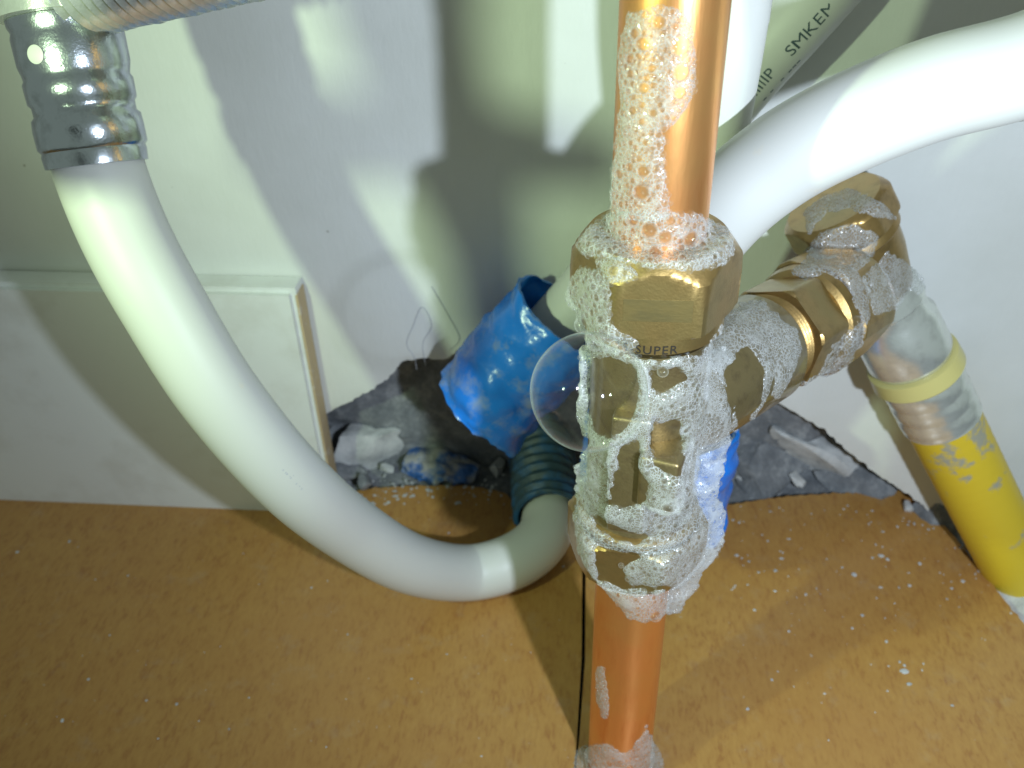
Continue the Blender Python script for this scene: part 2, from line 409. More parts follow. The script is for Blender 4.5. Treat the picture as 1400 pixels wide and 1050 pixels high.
# tile
bm = bmesh.new()
tl, tr, br = PY(-60, 376, 210), PY(398, 391, 210), PY(430, 700, 210)
x_r = PY(404, 400, 210).x
ztop = (PY(0, 384, 210).z+PY(390, 396, 210).z)/2
xl = -330
prof = []
box(bm, ((xl+x_r)/2, 212.6, (ztop-8)/2), ((x_r-xl)/2, 0, 0), (0, 3.9, 0), (0, 0, (ztop+8)/2), 0)
for f in bm.faces: pass
es = [e for e in bm.edges if all(abs(q.co.y-208.7) < .01 for q in e.verts)]
bmesh.ops.bevel(bm, geom=es, offset=1.6, segments=4, affect='EDGES')
tile = build('wall_tile', bm, 'glazed_tile', wall, sharp=40)
bm = bmesh.new()
box(bm, (x_r+0.02, 213.2, (ztop-8)/2-1), (0.35, 0, 0), (0, 3.2, 0), (0, 0, (ztop+8)/2-1.2), 0.1)
build('biscuit_edge', bm, 'tile_biscuit', tile)

# floor: mortar bed with two boards
bm = bmesh.new()
gx = np.concatenate([np.linspace(-330, -100, 12), np.linspace(-96, 200, 130), np.linspace(204, 420, 12)])
gy = np.concatenate([np.linspace(-60, 170, 12), np.linspace(174, 240, 50)])
def bedz(x, y):
    z = -8.5
    if y > 185: z += (y-185)*.14 + 2.2*noise.noise(Vector((x*.08, y*.08, 7)))+1.0*noise.noise(Vector((x*.3, y*.3, 3)))
    return z
g3 = [[bm.verts.new((x, y, bedz(x, y))) for y in gy] for x in gx]
for i in range(len(gx)-1):
    for j in range(len(gy)-1): bm.faces.new((g3[i][j], g3[i+1][j], g3[i+1][j+1], g3[i][j+1]))
floor = build('floor', bm, 'mortar'); floor['kind'] = 'structure'
def fl(*pts): return [tuple(PZ(a, b, 0)[:2]) for a, b in pts]
def rough_edge(poly, amp, i0, i1, step=1.5):
    out_ = []
    n = len(poly)
    for i in range(n):
        a, b = Vector(poly[i]), Vector(poly[(i+1) % n]); out_.append(tuple(a))
        if i0 <= i < i1:
            k = max(1, int((b-a).length/step)); nn = Vector((-(b-a).y, (b-a).x)).normalized()
            for q in range(1, k):
                p = a.lerp(b, q/k); out_.append(tuple(p+nn*amp*noise.noise(Vector((p.x*.35, p.y*.35, 4)))))
    return out_
L = [(-330, 40), (-330, 214)] + fl((425, 688), (500, 668), (560, 664), (640, 664), (690, 672), (712, 700), (792, 716), (796, 780), (795, 900), (788, 1020), (780, 1100)) 
L.append((L[-1][0]-2, 40))
bm = bmesh.new(); prism(bm, rough_edge(L, 0.7, 2, 8), -8, 0, 0.5)
build('floor_board', bm, 'board', floor, sharp=50)
Rb = fl((782, 1100), (792, 1010), (800, 900), (801, 780), (801, 712), (960, 706), (988, 691), (1040, 683), (1120, 675), (1250, 671), (1290, 716), (1330, 765), (1362, 806), (1400, 852), (1460, 930))
Rb = [(Rb[0][0]-1, 40)] + Rb + [(Rb[-1][0]+30, 40)]
bm = bmesh.new(); prism(bm, rough_edge(Rb, 0.8, 5, 15), -8, 0, 0.5)
build('floor_board', bm, 'board', floor, sharp=50)

# ------------------------------------------------------------------ copper pipes and compression tee
AT, AB = PY(923, 0, 131.5), PY(846, 1040, 131.5)
AB = PZ(846, 1042, 0.0)
ax = (AT-AB).normalized()
def axp(py):
    lo, hi = -20., 260.
    for _ in range(40):
        mid = (lo+hi)/2
        if proj(AB+ax*mid)[1] > py: lo = mid
        else: hi = mid
    return lo                                  # distance up the axis from the floor
def axv(h): return AB+ax*h
H_nt, H_nb, H_rb = axp(316), axp(411), axp(438)
H_lt, H_lb = axp(698), axp(752)
H_br = axp(566)
tocam = (CAM-axv(H_nt)); tocam = (tocam-ax*tocam.dot(ax)).normalized()
side = ax.cross(tocam)                          # points to the right in the picture?
if side.dot(rt) < 0: side = -side
t_pipe = empty('copper_pipe', axv(H_rb), 'bright copper pipe rising out of the top nut of the brass tee', 'pipe')
bm = bmesh.new(); tube(bm, [axv(h) for h in np.linspace(H_nb-4, 430, 30)], 7.5, 64)
build('pipe_wall', bm, 'copper', t_pipe, tag='brass')
t_low = empty('copper_pipe', axv(0), 'short orange copper pipe between the brass tee and the floor board', 'pipe')
bm = bmesh.new(); tube(bm, [axv(h) for h in np.linspace(-7, H_lt, 14)], 7.5, 64)
build('pipe_wall', bm, 'copper', t_low, tag='brass')

tee = empty('compression_tee', axv(H_lb), 'brass compression tee with three hexagon nuts, soaped in froth', 'pipe fitting')
bm = bmesh.new()
lathe(bm, axv(H_lt-2), ax, [(0, 9.6), (1, 10.2), (4, 10.4), (6, 10.6), (7.5, 9.9), (H_br-H_lt-9, 9.9), (H_br-H_lt+14, 9.9), (H_rb-H_lt-2, 10.2), (H_rb-H_lt+1, 10.2)])
build('body', bm, 'brass_cast', tee, tag='brass')
# casting rib and boss facing the camera
bm = bmesh.new()
rd = (tocam*0.99 - side*0.12).normalized(); rs = ax.cross(rd).normalized()
if rs.dot(rt) < 0: rs = -rs
hc = (axp(520)+axp(672))/2; hh_ = (axp(520)-axp(672))/2
box(bm, axv(hc)+rd*8.4-rs*0.6, rs*3.3, rd*3.6, ax*hh_, 0.7)
build('casting_rib', bm, 'brass_cast', tee, tag='brass')
bm = bmesh.new()
bd = (tocam*0.93 - side*0.22).normalized(); bs_ = ax.cross(bd).normalized()
hc = axp(590)
box(bm, axv(hc)+bd*9.0+bs_*6.2, bs_*3.4, bd*4.6, ax*5.4, 0.8)
build('boss', bm, 'brass_cast', tee, tag='brass')
# top nut with stamped ring
bm = bmesh.new(); ph = R(30)+R(4)
hexnut(bm, axv(H_nb), ax, 24.0, H_nt-H_nb, tocam, ph, 0.9, 2.9, 0.5, 1.35)
build('compression_nut', bm, 'brass', tee, sharp=24, tag='brass', label='large upper hexagon nut')
fn = (tocam*math.cos(R(4))+ax.cross(tocam)*math.sin(R(4))).normalized(); fs_ = ax.cross(fn)
bm = bmesh.new(); box(bm, axv((H_nb+H_nt)/2-1.2)+fn*11.99, fs_*5.2, fn*0.05, ax*1.9, 0.03)
build('stamped_panel', bm, 'worn_brass', tee, smooth=False)
bm = bmesh.new()
rr_ = 11.7
lathe(bm, axv(H_rb), ax, [(0, rr_-1), (0.7, rr_), (H_nb-H_rb+.6, rr_), (H_nb-H_rb+.8, rr_-2)])
ring = build('stamped_ring', bm, 'brass', tee, sharp=30, tag='brass')
# lower nut
bm = bmesh.new()
hexnut(bm, axv(H_lb), ax, 24.0, H_lt-H_lb, tocam, R(30)-R(6), 2.2, 1.4, 1.0, 0.6)
build('compression_nut', bm, 'brass', tee, sharp=24, tag='brass', label='lower hexagon nut')
bm = bmesh.new()
lathe(bm, axv(H_lt+.05), ax, [(0, 10.5), (0.6, 11.6), (1.8, 11.6), (2.4, 10.8), (2.6, 9.5)])
build('collar', bm, 'brass', tee, sharp=30, tag='brass')
# stamped letters round the ring
def ring_text(txt, o, d, rad, h, size, ang0, parent, name, material, ref, depth=0.12):
    cu = bpy.data.curves.new('t', 'FONT'); cu.body = txt; cu.size = size; cu.extrude = depth
    cu.offset = 0.012; cu.space_character = 1.15; cu.resolution_u = 4
    ob = bpy.data.objects.new('t', cu); col.objects.link(ob)
    dg = bpy.context.evaluated_depsgraph_get(); dg.update()
    me = bpy.data.meshes.new_from_object(ob.evaluated_get(dg))
    bm = bmesh.new(); bm.from_mesh(me); bpy.data.objects.remove(ob); bpy.data.meshes.remove(me)
    d, u, w_ = basis(d, ref)
    if w_.dot(rt) < 0: w_ = -w_
    for q in bm.verts:
        a = ang0+q.co.x/rad; q.co = Vector(o)+d*(h+q.co.y)+(u*math.cos(a)+w_*math.sin(a))*(rad+q.co.z)
    return build(name, bm, material, parent, smooth=False)
ring_text('15-SUPER', axv(H_rb), ax, rr_+0.02, 0.8, 2.15, R(-27), tee, 'lettering', 'engraving', tocam, 0.04)

# branch: runs back towards the wall and to the right
T = axv(H_br)
E_ = PY(1193, 384, 199); bdv = (E_-T).normalized(); BL = (E_-T).length
def bx(px):
    lo, hi = 0., 120.
    for _ in range(40):
        mid = (lo+hi)/2
        if proj(T+bdv*mid)[0] < px: lo = mid
        else: hi = mid
    return lo
s1, s2, s2b, s3, s4 = bx(1036), bx(1056), bx(1092), bx(1103), bx(1146)
bm = bmesh.new()
lathe(bm, T, bdv, [(2, 9.5), (9, 10.6), (12, 11.3), (s1-1.2, 11.6), (s1, 11.0), (s1+.2, 9.2)])
build('branch_socket', bm, 'brass_cast', tee, sharp=35, tag='brass')
bm = bmesh.new()
pr = [(s1-1, 9.0)]
k = s1
while k < s2-1.2:
    pr += [(k, 9.4), (k+.45, 10.1), (k+.9, 9.4)]; k += 1.0
pr += [(s2, 9.2)]
lathe(bm, T, bdv, pr)
build('thread', bm, 'brass', tee, sharp=60, tag='brass')
bm = bmesh.new()
lathe(bm, T, bdv, [(s2b, 10.6), (s2b+.8, 11.9), (s3-.6, 12.5), (s3, 12.1), (s3+.1, 10)])
build('collar', bm, 'brass', tee, sharp=30, tag='brass')
bm = bmesh.new()
hexnut(bm, T+bdv*s2, bdv, 20.5, s2b-s2, (0, 0, 1), R(8), 0.9, 0.5, 0.6, 0.6)
build('union_hexagon', bm, 'brass', tee, sharp=24, tag='brass')
bm = bmesh.new()
hexnut(bm, T+bdv*s3, bdv, 24.5, s4-s3+1.5, (0, 0, 1), R(22), 1.4, 2.4, 0.6, 1.0, rnd=.75)
build('compression_nut', bm, 'brass', tee, sharp=24, tag='brass', label='hexagon nut on the branch')

# ------------------------------------------------------------------ elbow and gas hose
BP = PY(1398, 792, 196)
hd = (BP-E_).normalized(); HL = (BP-E_).length
def hx(py):
    lo, hi = -60., 200.
    for _ in range(40):
        mid = (lo+hi)/2
        if proj(E_+hd*mid)[1] < py: lo = mid
        else: hi = mid
    return lo
elb = empty('brass_elbow', E_, 'brass elbow under a hexagon cap nut beside the wall, at the end of the branch', 'pipe fitting')
bm = bmesh.new()
lathe(bm, T, bdv, [(s4+2.0, 7.5), (BL+1, 7.5)])
build('inlet', bm, 'copper', elb, tag='brass')
bm = bmesh.new(); c0 = hx(338)
k0, k1, k2, k3 = hx(276), hx(313), hx(326), hx(352)
lathe(bm, E_, hd, [(k2-1, 9.5), (k2, 10.8), (k3, 10.4), (0, 9.0), (4, 8.4), (hx(405), 8.2)])
build('body', bm, 'brass', elb, tag='brass')
bm = bmesh.new()
lathe(bm, E_, hd, [(k1-.2, 11), (k1+.4, 11.4), (k2-.6, 11.6), (k2, 11.1), (k2+.2, 10)])
build('collar', bm, 'brass', elb, sharp=30, tag='brass')
bm = bmesh.new()
hexnut(bm, E_+hd*k0, hd, 23.2, k1-k0, rt, R(12), 2.6, 1.5, 1.0, 0.6, rnd=.8)
print('cap', E_+hd*k0, E_)
build('cap_nut', bm, 'brass', elb, sharp=24, tag='brass')

hose = empty('gas_hose', E_+hd*hx(720), 'yellow plastic coated gas hose with steel ferrule below the brass elbow', 'hose')
q1, q2, q3, q4, q5, q6 = hx(392), hx(440), hx(490), hx(510), hx(517), hx(570)
bm = bmesh.new()
lathe(bm, E_, hd, [(q1, 7.5), (q1+.8, 9.5), (q1+5, 9.9), (q1+6, 9.2), (q2-2, 9.3), (q2, 10.4), (q3-2, 10.6), (q3-.5, 10.1), (q3+.5, 9)])
build('coupling_nut', bm, 'nickel', hose, sharp=35, tag='brass')
bm = bmesh.new()
lathe(bm, E_, hd, [(q3-.6, 10.0), (q3, 11.3), (q4-.7, 11.6), (q4, 11.0), (q4+.1, 9.5)])
build('collar_ring', bm, 'yellow_ring', hose, sharp=40)
bm = bmesh.new(); pr = [(q4, 9.7)]; n = 3
for i in range(n):
    a = q4+.4+(q6-q4-.8)*i/n; b = q4+.4+(q6-q4-.8)*(i+1)/n
    pr += [(a+.3, 10.0), (a+(b-a)*.3, 10.3), (a+(b-a)*.7, 10.3), (b-.3, 10.0)]
pr += [(q6, 10.2), (q6+.1, 9)]
lathe(bm, E_, hd, pr); build('ferrule', bm, 'nickel', hose, sharp=50)
bm = bmesh.new()
tube(bm, catmull([E_+hd*x+Vector((0, 0, 0)) for x in np.linspace(q6-2, HL+12, 6)], 12), lambda i, s, a: 9.6*(1+0.006*math.sin(s*1.8)), 56)
build('hose_wall', bm, 'yellow_plastic', hose)

# ------------------------------------------------------------------ white pipe loop on the left with press fitting
ctrl = [(112, 130, 163), (133, 222, 166), (170, 318, 169), (222, 415, 173), (300, 540, 182), (397, 655, 199), (480, 724, 222), (560, 770, 243)]
pts = [PD(*c) for c in ctrl]
for p in ((636, 783), (700, 768), (742, 735), (750, 690), (746, 640)):
    pts.append(PZ(*p, 9.0))
for p in pts: p.z = max(p.z, 8.3)
loop = empty('water_pipe', PZ(620, 785, 0), 'cream white plastic pipe looping from the steel press fitting down to the floor', 'pipe')
bm = bmesh.new(); tube(bm, catmull(pts, 14), 8.0, 56); build('pipe_wall', bm, 'white_plastic', loop)
print('loop', [tuple(round(x) for x in p) for p in pts])
# worn print specks on the pipe are baked as tiny ink marks
pd = (pts[1]-pts[0]).normalized()
press = empty('press_fitting', pts[1], 'shiny steel press sleeve crimped round the top of the left white pipe', 'pipe fitting')
fo = pts[1]+pd*0.5
bm = bmesh.new()
prf = [(0.0, 8.2), (0.1, 8.75), (2.2, 8.9), (2.8, 8.75), (3.4, 9.3), (6.5, 9.35), (8.4, 9.2), (9.0, 8.6), (10.6, 8.6), (11.2, 9.1), (14.5, 9.2), (15.2, 8.8), (16.2, 9.0), (17.5, 9.3), (22.0, 9.35), (23.0, 9.1), (24.0, 9.5), (25.0, 9.5), (25.4, 8)]
lathe(bm, fo, -pd, prf, 72, lambda h, a: 0.012*noise.noise(Vector((math.cos(a)*3, math.sin(a)*3, h*.5))))
build('sleeve', bm, 'steel', press, sharp=50)
up_ = (CAM-fo).normalized(); up_ = (up_-pd*up_.dot(pd)).normalized()
sd = pd.cross(up_); sd = sd if sd.dot(rt) > 0 else -sd
bm = bmesh.new()
wc = fo-pd*18.6+(up_*0.80-sd*0.6).normalized()*9.1
wn = (up_*0.80-sd*0.6).normalized()
lathe(bm, wc, wn, [(-.3, 1.55), (0.35, 1.55), (0.5, 1.2)], 24)
build('inspection_window', bm, 'white_plastic', press)
bm = bmesh.new()
lathe(bm, fo-pd*25, -pd, [(0, 9), (.3, 10.8), (3.5, 11.0), (4, 10), (20, 10)])
build('flange', bm, 'nickel', press, sharp=40)
# horizontal threaded tail leaving to the right at the top edge
a0, a1 = fo-pd*31, PD(500, -112, 130)
bm = bmesh.new(); L_ = (a1-a0).length; d_ = (a1-a0).normalized(); pr = [(0, 8.5)]; k = 2
while k < L_-3:
    f = 1-0.22*k/L_
    pr += [(k, 8.6*f), (k+.9, 9.7*f), (k+1.8, 8.6*f)]; k += 2.2
pr += [(L_, 4)]
lathe(bm, a0, d_, pr, 56, lambda h, a: 0.03*noise.noise(Vector((math.cos(a)*2, math.sin(a)*2, h*.25))))
build('threaded_tail', bm, 'nickel', press, sharp=60)

# added dark strips, unseen beside the lens, shaped to throw shade on the plaster
def toward_lamp(px, py, t):
    W_ = PY(px, py, WY); return W_+(TORCH-W_)*t
blocker = empty('shadow_blocker', toward_lamp(590, 150, .68), 'unseen dark strips added just left of the lens to shade the wall', 'blocker')
def strand(pts_, wid, wdir, t):
    lp = catmull([toward_lamp(a, b, t) for a, b in pts_], 10); bm = bmesh.new(); rings = []
    a_, b_ = toward_lamp(600, 200, t), toward_lamp(600+100*wdir[0], 200+100*wdir[1], t); vx = (b_-a_)/100
    for i, (p, t_, u_, w_) in enumerate(frames(lp)):
        q = i/(len(lp)-1); hw = wid[0]+(wid[1]-wid[0])*q; hw *= 1+.18*noise.noise(Vector((q*5, wid[0], t*9)))
        nn = t_.cross(vx).normalized()
        rings.append([bm.verts.new(p+vx*hw*.5*math.cos(2*math.pi*k/20)+nn*.7*math.sin(2*math.pi*k/20)) for k in range(20)])
    for a, b in zip(rings, rings[1:]):
        for k in range(20): bm.faces.new((a[k], a[(k+1) % 20], b[(k+1) % 20], b[k]))
    bm.faces.new(rings[0]); bm.faces.new(rings[-1][::-1]); build('shade_strip', bm, 'black_plastic', blocker)
strand([(545, -120), (555, 20), (590, 150), (655, 300), (680, 430), (720, 520)], (225, 90), (1, 0), .68)
strand([(325, 160), (430, 183), (520, 192), (620, 195), (760, 215), (850, 225)], (150, 75), (0, 1), .69)
# ------------------------------------------------------------------ other white pipes
def wpipe(pts, label, rad=8.0, name='water_pipe', n=14):
    pts = [pts[0]+(pts[0]-pts[1]).normalized()*170] + list(pts)
    o = empty(name, pts[-1], label, 'pipe')
    bm = bmesh.new(); tube(bm, catmull(pts, n), rad, 56); build('pipe_wall', bm, 'white_plastic', o); return o
wpipe([PD(1560, 30, 138), PD(1400, 90, 141), PD(1270, 125, 143), PD(1150, 174, 147), PD(1060, 225, 153), PD(985, 290, 160), PD(930, 370, 171), PD(900, 470, 190), PD(895, 580, 215), PD(893, 660, 232)],
      'glossy white plastic pipe curving in from the right behind the upright copper pipe', 8.0)
pa = [PD(1240, -150, 186), PD(1105, 5, 196), PD(1000, 125, 208), PD(905, 255, 221), PD(815, 385, 232), PD(740, 470, 243), PD(675, 550, 256)]
tp = wpipe(pa, 'white plastic pipe with dark printed lettering leaning into the blue taped sleeve', 8.0)
wpipe([PD(1020, -120, 139), PD(1007, 0, 148), PD(990, 120, 159), PD(968, 260, 179), PD(948, 420, 208), PD(936, 560, 232), PD(930, 640, 250)], 'upright white plastic pipe half hidden just right of the copper pipe', 5.6)

def pipe_text(txt, path, rad, s0, ang, size, parent, ink='print_ink'):
    cu = bpy.data.curves.new('t', 'FONT'); cu.body = txt; cu.size = size; cu.extrude = 0.02; cu.resolution_u = 3
    ob = bpy.data.objects.new('t', cu); col.objects.link(ob)
    dg = bpy.context.evaluated_depsgraph_get(); dg.update()
    me = bpy.data.meshes.new_from_object(ob.evaluated_get(dg)); bm = bmesh.new(); bm.from_mesh(me)
    bpy.data.objects.remove(ob); bpy.data.meshes.remove(me)
    bmesh.ops.subdivide_edges(bm, edges=[e for e in bm.edges if e.calc_length() > .8], cuts=1)
    P = catmull(path, 14); cum = [0]
    for a, b in zip(P, P[1:]): cum.append(cum[-1]+(b-a).length)
    for q in bm.verts:
        s_ = s0+q.co.x; i = max(0, min(len(P)-2, int(np.searchsorted(cum, s_))-1)); f = (s_-cum[i])/(cum[i+1]-cum[i])
        p = P[i].lerp(P[i+1], f); t = (P[i+1]-P[i]).normalized()
        c_ = (CAM-p); c_ = (c_-t*c_.dot(t)).normalized(); r_ = c_.cross(t)
        a = R(ang)+q.co.y/rad; q.co = p+(c_*math.cos(a)+r_*math.sin(a))*(rad+0.015+q.co.z)
    return build('printed_text', bm, ink, parent, smooth=False)
pb = pa[::-1]
def s_at(path, px):
    P = catmull(path, 14); c_ = 0
    for a, b in zip(P, P[1:]):
        if proj(b)[0] > px: return c_
        c_ += (b-a).length
    return c_
st = s_at(pb, 1018)
print('text s', st)
pipe_text('IIIIIP    SMKEM', pb, 8.0, st, -38, 3.8, tp)
pipe_text('- -  - ---', pb, 8.0, st, -64, 3.8, tp)
pipe_text(', ,, .;   , . ,', pts, 8.0, 78, 2, 1.9, loop, 'pencil')
# ------------------------------------------------------------------ sleeves
def sleeve(name, label, p0, p1, rad, material, seed, corr=0.0, ragged=2.0, n=46, cat='sleeve', wrinkle=.05):
    o = empty(name, p1, label, cat)
    bm = bmesh.new(); path = [p0.lerp(p1, k/(n-1)) for k in range(n)]
    def rf(i, s, a):
        q = Vector((math.cos(a)*1.3, math.sin(a)*1.3, s*.10+seed)); k = 1+wrinkle*noise.noise(q)+wrinkle*.5*noise.noise(q*3)
        if corr: k += corr*math.sin(s*2*math.pi/3.9)
        else: k += 0.022*math.sin((s*0.35+a*1.5)*2+2*noise.noise(q))
        return rad*k
    rings = tube(bm, path, rf, 64, inner=0.9)
    ax_ = (p1-p0).normalized(); ln = (p1-p0).length
    for q in bm.verts:                              # ragged ends
        s = (q.co-p0).dot(ax_)/ln
        a = noise.noise(Vector((q.co.x*.09+seed, q.co.y*.09, q.co.z*.09)))*ragged+noise.noise(q.co*.4)*ragged*.3
        if s > .8: q.co += ax_*a*(s-.8)/.2
        if s < .2: q.co -= ax_*a*(.2-s)/.2*.6
    return o, build('sleeve_wall', bm, material, o, sharp=60)
s1_ = sleeve('pipe_sleeve', 'wide blue taped sleeve round the leaning pipe, with an open top rim', PD(770, 432, 233), PD(655, 562, 250), 14.6, 'blue_tape', 2.0, ragged=4.5, wrinkle=.10)
s2_ = sleeve('pipe_sleeve', 'blue taped sleeve mostly hidden behind the brass tee', PD(905, 570, 222), PD(893, 690, 236), 18.5, 'blue_tape', 9.0, ragged=4, wrinkle=.09)
s3_ = sleeve('conduit', 'dark corrugated conduit round the end of the looping white pipe', PZ(750, 706, 9.5), PZ(735, 570, 12), 10.2, 'conduit', 5.0, corr=0.075, ragged=2.0, n=110, cat='conduit')

# ------------------------------------------------------------------ rubble
def chunk(c, size, seed, label, material='pale_mortar', rot=(0, 0, 0), name='mortar_chunk', group=None, rough=.25):
    size = tuple(q*(1.35 if name == 'mortar_chip' else 1.75) for q in size)
    bm = bmesh.new(); rock(bm, c, size, seed, rough, 4, rot)
    o = build(name, bm, material, origin=c, sharp=28); tagit(o, label, 'rubble', group); return o
chunk(PZ(508, 605, 6), (11, 8, 8), 3, 'largest pale mortar lump in the broken wall left of the blue sleeve', rot=(0.3, 0.2, 0.5))
chunk(PZ(458, 588, 5), (7, 6, 9), 5, 'grey mortar lump wedged against the right edge of the tile', 'mortar')
chunk(PZ(490, 560, 8), (10, 7, 8), 8, 'grey mortar lump behind the largest pale lump', 'pale_mortar')
chunk(PZ(545, 545, 9), (9, 7, 10), 12, 'dark mortar lump under the plaster edge above the blue scrap', 'mortar')
chunk(PZ(470, 640, 1), (9, 6, 4), 15, 'low mortar lump at the corner between tile and floor board', 'mortar')
chunk(PZ(1120, 618, 7), (17, 5, 9), 21, 'long grey mortar slab slanting below the branch nut', 'pale_mortar', rot=(0.2, 0.62, -.1))
chunk(PZ(1050, 640, 2), (14, 9, 6), 24, 'dark mortar lump right of the hidden blue sleeve', 'mortar', rot=(.1, .3, .4))
chunk(PZ(1180, 655, 1), (12, 6, 6), 27, 'grey mortar lump under the plaster near the yellow hose', 'mortar')
chunk(PZ(1418, 822, -5), (9, 10, 7), 31, 'pale plaster lump at the right edge beyond the floor board', 'pale_mortar', name='plaster_lump')
chunk(PZ(1290, 705, -1), (8, 5, 5), 33, 'small mortar lump between board corner and yellow hose', 'mortar')
rr = random.Random(11)
PLACES = ('against the foot of the tile edge', 'just right of the tile edge', 'under the right end of the largest pale lump', 'between the pale lump and the blue scrap', 'in front of the largest pale lump by the board', 'in the corner where the tile meets the white pipe', 'above the left end of the blue scrap', 'beside the corrugated conduit', 'on the long slab below the branch', 'at the board edge below the long slab', 'under the right end of the long slab', 'right of the froth by the blue sleeve', 'under the plaster edge left of the yellow hose', 'at the corner of the right board', 'beside the yellow hose in the gap')
for i, (a, b) in enumerate(((440, 612), (470, 612), (540, 590), (530, 640), (500, 660), (450, 655), (575, 585), (680, 640), (1080, 600), (1090, 655), (1150, 640), (1020, 655), (1215, 668), (1240, 690), (1330, 745))):
    z = rr.uniform(2.2, 4.2)
    chunk(PZ(a, b, rr.uniform(0, 3)), (z, z*.8, z*.7), 50+i, 'small %s mortar chip %s' % (['dark grey', 'pale'][i % 2], PLACES[i]), ['mortar', 'pale_mortar'][i % 2], rot=(i, i*2, 0), name='mortar_chip', group='mortar chips in the broken opening')
# blue scrap of sleeve lying in the rubble
bm = bmesh.new()
c0_, c1_ = PZ(556, 622, 4), PZ(652, 648, 1)
path = [c0_.lerp(c1_, k/40) for k in range(41)]
tube(bm, path, lambda i, s, a: 7.0*(1+.35*noise.noise(Vector((math.cos(a)*1.8, math.sin(a)*1.8, s*.22)))+.16*noise.noise(Vector((math.cos(a)*5, math.sin(a)*5, s*.6))))*(.55+.45*math.sin(math.pi*min(1, .12+i/46))), 48)
for q in bm.verts:
    q.co.z = c0_.z-1.5+(q.co.z-c0_.z)*.62
o = build('tape_scrap', bm, 'blue_scrap', origin=c0_, sharp=60); tagit(o, 'crumpled dusty scrap of blue tape lying in the rubble below the sleeve', 'scrap')
# crumbs on boards and rubble
bm = bmesh.new(); rr = random.Random(4)
def crumb(p, r, sd_):
    ret = bmesh.ops.create_icosphere(bm, subdivisions=1, radius=r)
    sc = (rr.uniform(.7, 1.5), rr.uniform(.7, 1.5), rr.uniform(.25, .6))
    for q in ret['verts']:
        q.co = Vector((q.co.x*sc[0], q.co.y*sc[1], q.co.z*sc[2]))*(1+.4*noise.noise(q.co*3+Vector((sd_, 0, 0))))+p
for i in range(200):
    px, py = rr.uniform(1000, 1390), 690+abs(rr.gauss(0, 110))
    if py > 1045: continue
    p = PZ(px, py, 0.05)
    if in_poly(p.x, p.y, Rb): crumb(p, abs(rr.gauss(.14, .14))+.08, i)
for i in range(55):
    px, py = rr.uniform(0, 780), rr.uniform(700, 1045)
    crumb(PZ(px, py, 0.05), abs(rr.gauss(.1, .12))+.07, i)
for i in range(160):
    p = PZ(rr.uniform(450, 690), rr.uniform(640, 690), 0.2); crumb(p, abs(rr.gauss(.22, .2))+.1, i)
for a, b, r in ((1237, 918, .9), (1243, 935, .7), (1230, 905, .5), (1212, 877, .4), (1205, 760, .7), (1210, 845, .35), (85, 985, .5), (95, 740, .45), (175, 787, .4), (1250, 716, .6), (1168, 786, .7), (1060, 780, .6)):
    crumb(PZ(a, b, .1), r, a)
o = build('plaster_crumbs', bm, 'pale_mortar', sharp=30); o['kind'] = 'stuff'

# ------------------------------------------------------------------ soap froth
allv, allf = [], []
for vs, fs, tg in BUILT:
    k = len(allv); allv += [Vector(q) for q in vs]; allf += [[i+k for i in f] for f in fs]
# floor board plane for the froth at the foot
k = len(allv); allv += [Vector((-30, 90, 0)), Vector((60, 90, 0)), Vector((60, 180, 0)), Vector((-30, 180, 0))]; allf.append([k, k+1, k+2, k+3])
bvh = BVHTree.FromPolygons(allv, allf)
def hit(px, py):
    r = ray(px, py); p, n, i, d = bvh.ray_cast(CAM, r.normalized())
    if p is None: return None
    if n.dot(r) > 0: n = -n
    return p, n
def seg_d(x, y, a, b):
    dx, dy = b[0]-a[0], b[1]-a[1]; t = max(0, min(1, ((x-a[0])*dx+(y-a[1])*dy)/(dx*dx+dy*dy+1e-9)))
    return math.hypot(x-a[0]-dx*t, y-a[1]-dy*t)
def edge_dist(x, y, region, holes):
    return min(seg_d(x, y, pl[i-1], pl[i]) for pl in [region]+list(holes) for i in range(len(pl)))
def area_samples(region, holes, n, over=False):
    """points on the brass seen inside the outline, plus some round the back"""
    xs_ = [q[0] for q in region]; ys_ = [q[1] for q in region]; out_ = []
    tries = 0
    while len(out_) < n and tries < n*12:
        tries += 1
        x, y = random.uniform(min(xs_), max(xs_)), random.uniform(min(ys_), max(ys_))
        jx, jy = x+4.5*noise.noise(Vector((x*.06, y*.06, 1))), y+4.5*noise.noise(Vector((x*.06, y*.06, 8)))
        if not in_poly(jx, jy, region) or any(in_poly(jx, jy, h) for h in holes): continue
        h = hit(x, y)
        if over and (h is None or proj(h[0])[2] > proj(axv(axp(y)))[2]+9):
            z = proj(axv(axp(y)))[2]-1.5*noise.noise(Vector((x*.03, y*.03, 2)))*3; p = PD(x, y, z)
            q = bvh.find_nearest(p)
            if q[3] < 6: out_.append((p, -ray(x, y).normalized(), edge_dist(x, y, region, holes)))
            continue
        if h: out_.append((h[0], h[1], edge_dist(x, y, region, holes)))
    return out_
unit = {}
for sub in (1, 2, 3):
    b0 = bmesh.new(); bmesh.ops.create_icosphere(b0, subdivisions=sub, radius=1)
    b0.verts.ensure_lookup_table(); unit[sub] = (np.array([q.co[:] for q in b0.verts]), np.array([[q.index for q in f.verts] for f in b0.faces])); b0.free()
